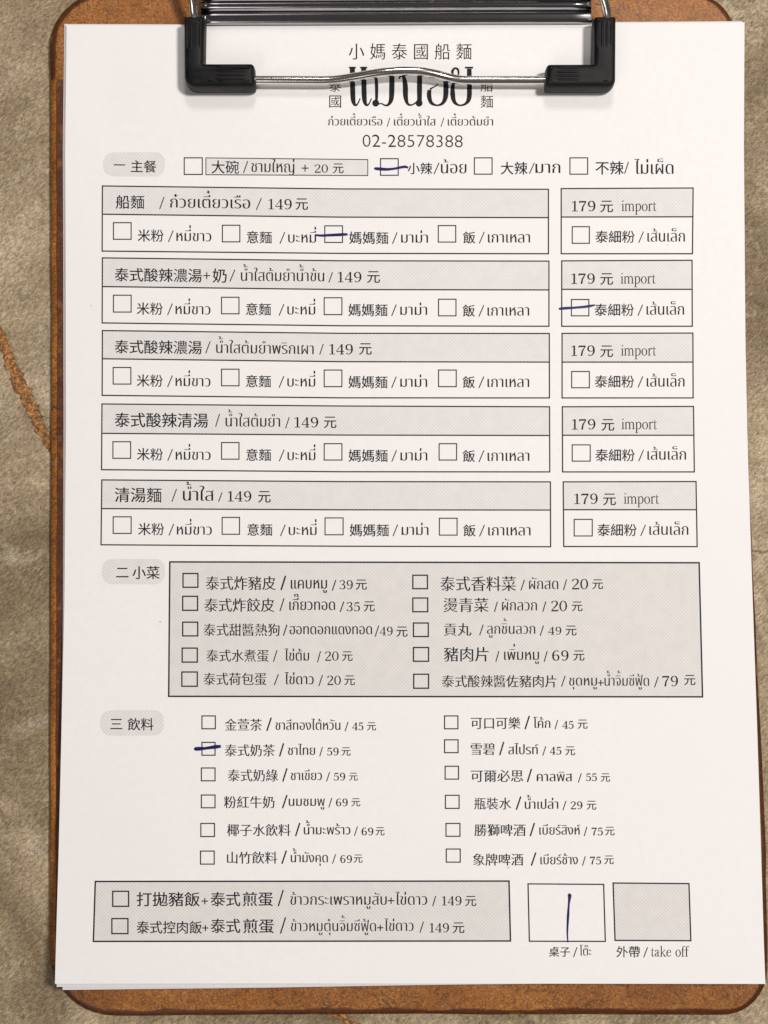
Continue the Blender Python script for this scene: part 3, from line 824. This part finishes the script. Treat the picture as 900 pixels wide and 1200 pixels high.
# ---- the five noodle tables with their price boxes
TABLES = [
 dict(t=[(120, 217.9), (400, 221.4), (642.7, 221.8)], d=[(120, 251), (400, 254.4), (642.7, 255)], b=[(119.7, 294.2), (400, 296.9), (642.7, 297.3)],
      head=[('h', '船麵', 135.7, 169, 236.7), ('s', 186.7, 192.7, 230.7, 245), ('t', 'ก๋วยเตี๋ยวเรือ', 199.3, 293.3, 244, 11.2), ('s', 300, 306.7, 232, 246), ('n', '149', 314.3, 341.7, 245.3, 12.2), ('h', '元', 346, 361, 239.3)],
      cb=[(132.3, 260.3, 154.3, 281), (260, 263.3, 281.7, 284), (380, 264, 402, 284.7), (513, 263.7, 534.7, 284.3)], o=(0, 0, 0, 0), oy=(276, 278, 278.7, 278.3), dx=0.6,
      st=[(657.7, 221), (812.3, 220.3)], sd=[(657.7, 254.3), (812, 254)], sb=[(657.7, 297.3), (811.5, 297.3)], s=(670, 247.6, 242, 703.3, 728.3, 769.3), scb=(670, 265, 691.3, 285.7), so=(697.7, 277.3, 283.3, 802.7)),
 dict(t=[(120, 302.2), (400, 305.6), (643.3, 306)], d=[(120, 335.8), (400, 339.3), (643.3, 339.7)], b=[(119.7, 378.4), (400, 381.7), (643.3, 382.3)],
      head=[('h', '泰式酸辣濃湯', 134.3, 236.7, 322.3), ('p', 238.3, 246.3, 323), ('h', '奶', 249, 265.7, 323), ('s', 269, 275.7, 316, 330), ('t', 'น้ำใสต้มยำน้ำข้น', 282.3, 380, 329.6, 10.8), ('s', 385, 390, 319, 331), ('n', '149', 395.7, 423.3, 330.7, 12.2), ('h', '元', 430, 445.3, 324.7)],
      cb=[(132.3, 345.3, 154.3, 366.3), (259, 347.7, 280.7, 368.3), (379.3, 348.3, 401.3, 369.3), (513.3, 350, 535, 370.7)], o=(0, 0, 0, 0), oy=(361.7, 362.3, 363.3, 364), dx=-0.4,
      st=[(658.3, 305.7), (811, 305)], sd=[(658.3, 339), (811, 339)], sb=[(658.3, 382.3), (811.3, 382.3)], s=(669.3, 332.6, 327, 703.3, 727.3, 768.3), scb=(669, 350.3, 690.7, 370.7), so=(696.7, 363, 369, 801.7)),
 dict(t=[(120, 387.4), (400, 390.6), (643.7, 390.8)], d=[(120, 420.4), (400, 423.8), (643.7, 424.3)], b=[(119.7, 463.3), (400, 466.2), (643.9, 466.3)],
      head=[('h', '泰式酸辣濃湯', 134.3, 236.7, 406.7), ('s', 240.7, 246.7, 400, 414), ('t', 'น้ำใสต้มยำพริกเผา', 253.3, 367.7, 414.6, 10.8), ('s', 374.3, 379.3, 403, 415.5), ('n', '149', 385.7, 413.3, 415.3, 12.2), ('h', '元', 420.7, 435.7, 409)],
      cb=[(132, 430, 154, 450.7), (259, 432, 280.7, 452.7), (379.3, 433, 401.3, 453.7), (513.3, 433, 535.3, 453.7)], o=(0, 0, 0, 0), oy=(446, 446.7, 447.7, 447.7), dx=-0.4,
      st=[(658.7, 390.7), (812, 390.3)], sd=[(658.7, 424.3), (812, 424.3)], sb=[(658.7, 466.3), (812.3, 466.3)], s=(669.3, 417, 411.7, 703.3, 727.7, 769), scb=(669.3, 434.7, 691.3, 455), so=(696.9, 447, 453.3, 802.3)),
 dict(t=[(119.5, 473.4), (400, 475.8), (644, 476.7)], d=[(119.4, 507.8), (400, 509.8), (644, 510.3)], b=[(119, 550.4), (400, 552.8), (644.3, 553)],
      head=[('h', '泰式酸辣清湯', 134.3, 244, 492.3), ('s', 252.3, 257.7, 485, 500), ('t', 'น้ำใสต้มยำ', 264.3, 328.3, 500.2, 11.0), ('s', 334.3, 339.3, 489, 502), ('n', '149', 345, 372.7, 500.9, 12.2), ('h', '元', 379.3, 394.3, 495)],
      cb=[(131.7, 517, 153.7, 537.7), (259, 518, 280.7, 538.7), (379.3, 519.3, 401.3, 539.7), (514, 519.3, 535.7, 539.7)], o=(0, 0, 0, 0), oy=(532.3, 533, 534, 534.3), dx=-0.2,
      st=[(659, 476.7), (812.7, 476.3)], sd=[(659, 510), (813.2, 510)], sb=[(659.3, 553), (813.7, 553)], s=(670, 503.3, 498, 704.7, 728.3, 770), scb=(670, 520.7, 692.3, 541), so=(697.7, 533.3, 539, 804)),
 dict(t=[(119.3, 562.4), (400, 564.4), (645, 564.7)], d=[(119, 596), (400, 597.4), (645, 597.7)], b=[(118.4, 638.4), (400, 640.1), (645.3, 640.7)],
      head=[('h', '清湯麵', 134.3, 189.3, 580), ('s', 201, 207.3, 573, 588), ('t', 'น้ำใส', 214.3, 250.7, 587, 12.2), ('s', 255.7, 260.7, 577, 588), ('n', '149', 266.7, 294.3, 587.7, 12.2), ('h', '元', 302.3, 317.3, 582.3)],
      cb=[(132, 605, 154.3, 625.7), (259.7, 605.7, 281.3, 626.7), (380.3, 606.3, 402.7, 627.3), (514.3, 606.7, 536.3, 627.7)], o=(0, 0, 0, 0), oy=(620, 620.7, 621.3, 621.6), dx=1.2,
      st=[(660, 564.7), (815.7, 564.3)], sd=[(660.3, 597.3), (816.3, 597.3)], sb=[(660.7, 640.4), (817, 640.6)], s=(672.7, 590.6, 585.3, 706.7, 731, 772.3), scb=(672.3, 608, 694.7, 628.7), so=(700, 621, 627, 806.7)),
]
for q in TABLES:
    mb = frame('menu_box', FORM, q['t'], q['b'], 1.45, q['d'], 1.45)
    tint(mb, q['t'], q['d'], M_TINT)
    T(q['head'], mb, 'dish_heading')
    for c in q['cb']: check_box(mb, *c)
    dx = q['dx']; y = q['oy']
    T([('h', '米粉', 160.6 + dx, 191.2 + dx, y[0]), ('s', 196.4 + dx, 202.8 + dx, y[0] - 6, y[0] + 7.5), ('t', 'หมี่ขาว', 206.1 + dx, 247.1 + dx, y[0] + 6.8, 10.2)], mb, 'noodle_option')
    T([('h', '意麵', 288.5 + dx, 317.9 + dx, y[1]), ('s', 327.1 + dx, 333.5 + dx, y[1] - 6, y[1] + 7.5), ('t', 'บะหมี่', 337.1 + dx, 369.9 + dx, y[1] + 6.5, 10.2)], mb, 'noodle_option')
    T([('h', '媽媽麵', 408.5 + dx, 454.5 + dx, y[2]), ('s', 459 + dx, 465.2 + dx, y[2] - 6.5, y[2] + 7), ('t', 'มาม่า', 469.5 + dx, 501 + dx, y[2] + 5.9, 10.2)], mb, 'noodle_option')
    T([('h', '飯', 542.3 + dx * .5, 556.9 + dx * .5, y[3]), ('s', 561 + dx * .5, 567.6 + dx * .5, y[3] - 6.5, y[3] + 7), ('t', 'เกาเหลา', 571.5 + dx * .5, 620.6 + dx, y[3] + 6.1, 10.4)], mb, 'noodle_option')
    pb = frame('price_box', FORM, q['st'], q['sb'], 1.45, q['sd'], 1.45)
    tint(pb, q['st'], q['sd'], M_TINT)
    x, b, yc, xy, xi, xe = q['s']
    T([('n', '179', x, x + 27.5, b, 12.3), ('h', '元', xy, xy + 15.2, yc), ('n', 'import', xi, xe, b - 0.4, 8.6)], pb, 'price_line')
    check_box(pb, *q['scb'])
    x, yc, b, xe = q['so']
    T([('h', '泰細粉', x, x + 46.2, yc), ('s', x + 50.5, x + 56.8, yc - 6, yc + 7), ('t', 'เส้นเล็ก', x + 61, xe, b, 10.8)], pb, 'noodle_option')

# ---- section two: side dishes
badge(119, 193.3, 655, 684.7, [('h', '二', 136, 150.7, 671), ('h', '小菜', 155, 187.3, 671)])
t_, b_ = [(199, 658.5), (819.3, 659.5)], [(197.7, 816), (823.3, 816.6)]
sb = frame('side_dish_box', FORM, t_, b_, 1.8)
tint(sb, t_, b_, M_TINT2)
for c in [(213.7, 671.3, 232.7, 689), (213.3, 698, 232.3, 716), (213.3, 728.3, 232.5, 746), (212.7, 758.7, 232, 776.7), (212.3, 786.7, 232, 805),
          (483, 673.3, 501.7, 690.7), (483, 700, 502, 717.7), (483.7, 729.3, 502.7, 746.7), (483.7, 758, 503, 775.7), (484, 789.3, 503, 807.3)]:
    check_box(sb, *c, 1.6)
SERIF_HAN = (0.012, -0.008)
for line in [
 [('h', '泰式炸豬皮', 241, 323.3, 683.3, 16.2, SERIF_HAN), ('s', 329, 335, 674.7, 691.5, 1.9), ('t', 'แคบหมู', 340.7, 383.3, 690, 10.8, (.013, -.012)), ('s', 389, 394, 679.5, 692, 1.3), ('n', '39', 397.7, 413.3, 690.6, 10.8), ('h', '元', 416.7, 430, 685.2)],
 [('h', '泰式炸餃皮', 239.3, 321.7, 709, 16.0, SERIF_HAN), ('s', 327.7, 333.3, 701, 716, 1.3), ('t', 'เกี๊ยวทอด', 339, 392.7, 715, 10.4, (.013, -.012)), ('s', 398.3, 403.3, 705, 717, 1.3), ('n', '35', 406, 421.7, 716.3, 10.8), ('h', '元', 426, 439.3, 710.7)],
 [('h', '泰式甜醬熱狗', 238.3, 327.7, 738, 14.6, SERIF_HAN), ('s', 331.7, 336.7, 732, 745, 1.3), ('t', 'ฮอทดอกแดงทอด', 339.3, 436, 743.4, 9.8, (.013, -.012)), ('s', 439.3, 444.3, 733, 746, 1.2), ('n', '49', 445, 460, 744.7, 10.4), ('h', '元', 464.3, 477.7, 740.3)],
 [('h', '泰式水煮蛋', 241.7, 315, 768.3, 14.6, SERIF_HAN), ('s', 320, 325, 762, 775.5, 1.2), ('t', 'ไข่ต้ม', 333.3, 362.3, 774.3, 9.8, (.013, -.012)), ('s', 371.7, 376, 763, 776, 1.2), ('n', '20', 380.7, 396.7, 774.3, 11), ('h', '元', 400.7, 413.3, 769)],
 [('h', '泰式荷包蛋', 238.3, 312.3, 795.7, 14.8, SERIF_HAN), ('s', 321, 326.7, 790, 803, 1.2), ('t', 'ไข่ดาว', 333.3, 367.7, 802, 9.8, (.013, -.012)), ('s', 373.3, 378.3, 791, 804, 1.2), ('n', '20', 383.3, 399.3, 802.7, 11), ('h', '元', 403.3, 416, 797.3)],
 [('h', '泰式香料菜', 516, 605, 684, 17.2, SERIF_HAN), ('s', 610, 615, 679.5, 692, 1.2), ('t', 'ผักสด', 620, 654.3, 690.6, 10.4), ('s', 660, 664.3, 679, 691.5, 1.2), ('n', '20', 670, 689, 690.6, 12.4), ('h', '元', 694, 706.7, 684.7)],
 [('h', '燙青菜', 519.3, 572.7, 709, 16.6, SERIF_HAN), ('s', 579, 583.3, 705, 717, 1.2), ('t', 'ผักลวก', 588.3, 629.3, 715.6, 10.4), ('s', 635.7, 640, 705, 717, 1.2), ('n', '20', 645.7, 664.3, 716.3, 12.4), ('h', '元', 670, 682.7, 710.7)],
 [('h', '貢丸', 520, 552.3, 737.7, 14.8, SERIF_HAN), ('s', 561.7, 566.7, 732, 744.5, 1.2), ('t', 'ลูกชิ้นลวก', 570.7, 627.3, 743, 10.0), ('s', 632.7, 637.3, 733, 745, 1.2), ('n', '49', 642.3, 657.7, 743.7, 9.2), ('h', '元', 662.7, 675.7, 739)],
 [('h', '豬肉片', 520, 572.7, 766.7, 17.0, SERIF_HAN), ('s', 580.7, 585, 763, 775.5, 1.2), ('t', 'เพิ่มหมู', 590.7, 631.7, 773.6, 10.4), ('s', 637.3, 641.7, 763, 775.5, 1.2), ('n', '69', 647.3, 666, 774.3, 12.2), ('h', '元', 671.7, 685, 768.3)],
 [('h', '泰式酸辣醬佐豬肉片', 517.7, 652.3, 798.3, 14.4, SERIF_HAN), ('s', 657.7, 662.7, 792, 804.5, 1.2), ('t', 'ชุดหมู', 666.7, 699.6, 803.6, 9.8), ('p', 700.6, 707.4, 800.2, 1.2), ('t', 'น้ำจิ้มซีฟู้ด', 708.4, 760.7, 803.8, 9.8), ('s', 766.7, 771.7, 793, 805.5, 1.2), ('n', '79', 776, 794.3, 804.3, 12.4), ('h', '元', 801.7, 815, 797)],
]: T(line, sb, 'dish_line')

# ---- section three: drinks
badge(117.3, 191.7, 832.3, 862, [('h', '三', 129.3, 143.3, 848.5), ('h', '飲料', 149.3, 180, 848.7)])
for c in [(236, 838.3, 253, 854.7), (236, 869.3, 252.7, 885.7), (235.3, 899.3, 252.7, 915.7), (235.3, 931, 252.7, 947.3), (234.7, 964.3, 252, 981), (234.3, 996.7, 251.7, 1013.3),
          (520.3, 838.3, 537.3, 854.7), (520.3, 866.3, 537.5, 882.7), (521, 897.3, 538, 913.7), (521.3, 931.3, 538.7, 948), (522, 964.3, 539.7, 980.7), (522.3, 994.3, 540, 1011)]:
    check_box(FORM, *c, 1.35)
def drink(hn, hx0, hx1, hy, s1, tn, tx0, tx1, tb, s2, num, nx0, nx1, nb, yx0, yx1, yy):
    T([('h', hn, hx0, hx1, hy, 14.2, SERIF_HAN), ('s', s1[0], s1[1], hy - 8.3, hy + 7.2, 1.7), ('t', tn, tx0, tx1, tb, 9.0, (.013, -.012)), ('s', s2[0], s2[1], tb - 9.5, tb + 1.5, 1.1), ('n', num, nx0, nx1, nb, 9.2, 1.1), ('h', '元', yx0, yx1, yy)], FORM, 'drink_line')
drink('金萱茶', 263.3, 307.3, 849.3, (312.3, 318.3), 'ชาสีทองไต้หวัน', 322.7, 399, 855.4, (404, 408.3), '45', 412.7, 425.7, 855.7, 430, 440.7, 851.3)
drink('泰式奶茶', 263.3, 322.3, 879.3, (327.3, 332.7), 'ชาไทย', 337.3, 369.3, 884.8, (374.3, 378.3), '59', 383.3, 396.7, 885.3, 400, 411, 880.7)
drink('泰式奶綠', 266.7, 326, 908.7, (331, 336.7), 'ชาเขียว', 340.7, 377.3, 914.3, (382.3, 386.7), '59', 391.2, 404.3, 914.7, 409, 419.3, 910.3)
drink('粉紅牛奶', 262.3, 321.7, 940, (330.7, 336.7), 'นมชมพู', 338.3, 380.7, 944.6, (385, 389.3), '69', 394, 407.3, 945, 411.7, 422.3, 940.3)
drink('椰子水飲料', 266, 340.7, 972.7, (346, 351.7), 'น้ำมะพร้าว', 356, 410.7, 978, (415, 419.3), '69', 424, 437.3, 979, 440, 450.7, 974.3)
drink('山竹飲料', 266, 325, 1005, (330, 336), 'น้ำมังคุด', 340.7, 384.3, 1010.6, (389.3, 393.7), '69', 399, 412.3, 1011.3, 414.3, 425, 1006.3)
drink('可口可樂', 551.7, 610, 847.3, (615, 620.7), 'โค้ก', 625, 645, 853.2, (650, 654), '45', 659, 672, 854, 676.7, 688.7, 848.7)
drink('雪碧', 551.7, 580, 877.7, (585.3, 590.7), 'สไปรท์', 595.7, 631, 884, (635.7, 640), '45', 644.3, 657.7, 884.3, 662.3, 674, 880)
drink('可爾必思', 551.7, 613.3, 909.3, (617.7, 623.3), 'คาลพิส', 629, 670.7, 915.7, (677.3, 681.7), '55', 686.7, 699.3, 915.3, 704, 715, 911.3)
drink('瓶裝水', 555.7, 599.3, 941.7, (604.7, 610.7), 'น้ำเปล่า', 615, 654.3, 948, (659.3, 663.7), '29', 668.7, 682.3, 948.3, 687.3, 699, 943.7)
drink('勝獅啤酒', 556, 616, 972.7, (621, 626.7), 'เบียร์สิงห์', 632, 680, 978.2, (684.3, 688.3), '75', 693.3, 706.3, 979, 709, 720.3, 974)
drink('象牌啤酒', 554, 613.3, 1007.3, (622.3, 628.3), 'เบียร์ช้าง', 633.3, 677.3, 1013, (682.3, 686.3), '75', 691.3, 704.3, 1013, 708, 719.3, 1007.7)

# ---- combo meals, table number and take-away boxes
t_, b_ = [(111.7, 1033), (596.5, 1032.5)], [(109.4, 1103.2), (598.2, 1102.7)]
cb_ = frame('combo_box', FORM, t_, b_, 1.8)
tint(cb_, t_, b_, M_TINT2)
check_box(cb_, 131.3, 1043.7, 151.5, 1062.9, 1.6); check_box(cb_, 130.3, 1075.7, 150.7, 1094.9, 1.6)
T([('h', '打拋豬飯', 160, 234.3, 1053.7, 17), ('p', 236.2, 243.8, 1056, 1.3), ('h', '泰式', 246.7, 281.7, 1053.7, 17), ('h', '煎蛋', 284.3, 320, 1053.6, 17, (.012, .004)), ('s', 325.7, 332.3, 1043, 1062, 1.6), ('t', 'ข้าวกระเพราหมูสับ', 340, 453.3, 1060.5, 10.6), ('p', 454.4, 462.2, 1055.5, 1.3), ('t', 'ไข่ดาว', 463, 500.7, 1060.5, 10.6), ('s', 506.7, 511, 1050, 1062, 1.2), ('n', '149', 517.7, 540.7, 1061, 11), ('h', '元', 545, 558.3, 1056)], cb_, 'combo_line')
T([('h', '泰式控肉飯', 160, 236.7, 1086.7, 15), ('p', 237.2, 244.2, 1087.5, 1.3), ('h', '泰式', 246.7, 281.7, 1085, 17), ('h', '煎蛋', 285, 321, 1085.2, 17, (.012, .004)), ('s', 328.3, 335, 1075, 1094, 1.6), ('t', 'ข้าวหมูตุ๋นจิ้มซีฟู้ด', 340.7, 440.7, 1091.4, 10.2), ('p', 442, 449.2, 1087.2, 1.3), ('t', 'ไข่ดาว', 450.2, 484.7, 1091.2, 10.2), ('s', 491.7, 496.7, 1080, 1093, 1.2), ('n', '149', 503.3, 526, 1092.7, 11), ('h', '元', 530.3, 544.3, 1087.3)], cb_, 'combo_line')
tb = frame('table_number_box', FORM, [(618.8, 1035.8), (707.4, 1036.4)], [(620.4, 1103), (709.4, 1103.2)], 1.5)
T([('h', '桌子', 643.3, 668, 1115.3), ('s', 671.7, 676.7, 1110, 1121.5, 1.1), ('t', 'โต๊ะ', 679.3, 693.3, 1120, 8.8)], tb, 'box_caption')
t_, b_ = [(718.5, 1034.8), (807.4, 1035.5)], [(720.8, 1102), (809.6, 1102.4)]
ob = frame('take_away_box', FORM, t_, b_, 1.6)
tint(ob, t_, b_, M_TINT2)
T([('h', '外帶', 722.3, 750, 1115.3), ('s', 754, 759.3, 1110, 1122, 1.1), ('n', 'take off', 762.7, 807.7, 1121, 8.2)], ob, 'box_caption')

# ---- the customer's ballpoint marks
def pen(pts, label):
    k = Ink(L_PEN); P = [Vector((p[0], p[1], p[2] * 1.3)) for p in pts]; k.stroke([tuple(p) for p in catmull(P, 6)])
    k.disc(pts[0][0], pts[0][1], pts[0][2] * 0.5, 8)
    o = k.build('pen_stroke', M_PEN, FORM); o['label'] = label
pen([(439.4, 197.4, 2.3), (446, 198, 2.8), (454, 198.4, 2.4), (462, 197.6, 2.0), (470, 196, 2.2), (475, 195.4, 2.2), (478.4, 196.6, 1.4)], 'blue pen line through the mildly spicy check box')
pen([(369.4, 275.3, 1.6), (376, 276, 2.0), (385, 275.6, 2.3), (394, 275.2, 2.5), (401, 274.8, 2.6), (407.4, 274.6, 1.8)], 'blue pen line through a noodle check box of the first table')
pen([(655.6, 361.8, 2.0), (662, 361.2, 2.5), (672, 360.6, 2.0), (684, 359.6, 2.2), (691, 358.6, 2.3), (697.4, 357.4, 1.2)], 'blue pen line through a rice noodle check box')
pen([(228.8, 877.6, 3.4), (234, 877.4, 3.4), (240, 877.0, 2.6), (247, 876, 2.9), (253, 875.2, 3.4), (259, 874.6, 2.2)], 'thick blue pen line through the milk tea check box')
pen([(667.4, 1048.6, 3.6), (667.6, 1051, 3.0), (666.6, 1060, 1.7), (665.8, 1072, 2.2), (665.2, 1084, 1.8), (664.9, 1095, 1.4), (665.6, 1104.6, 0.9)], 'blue pen numeral one in the table number box')
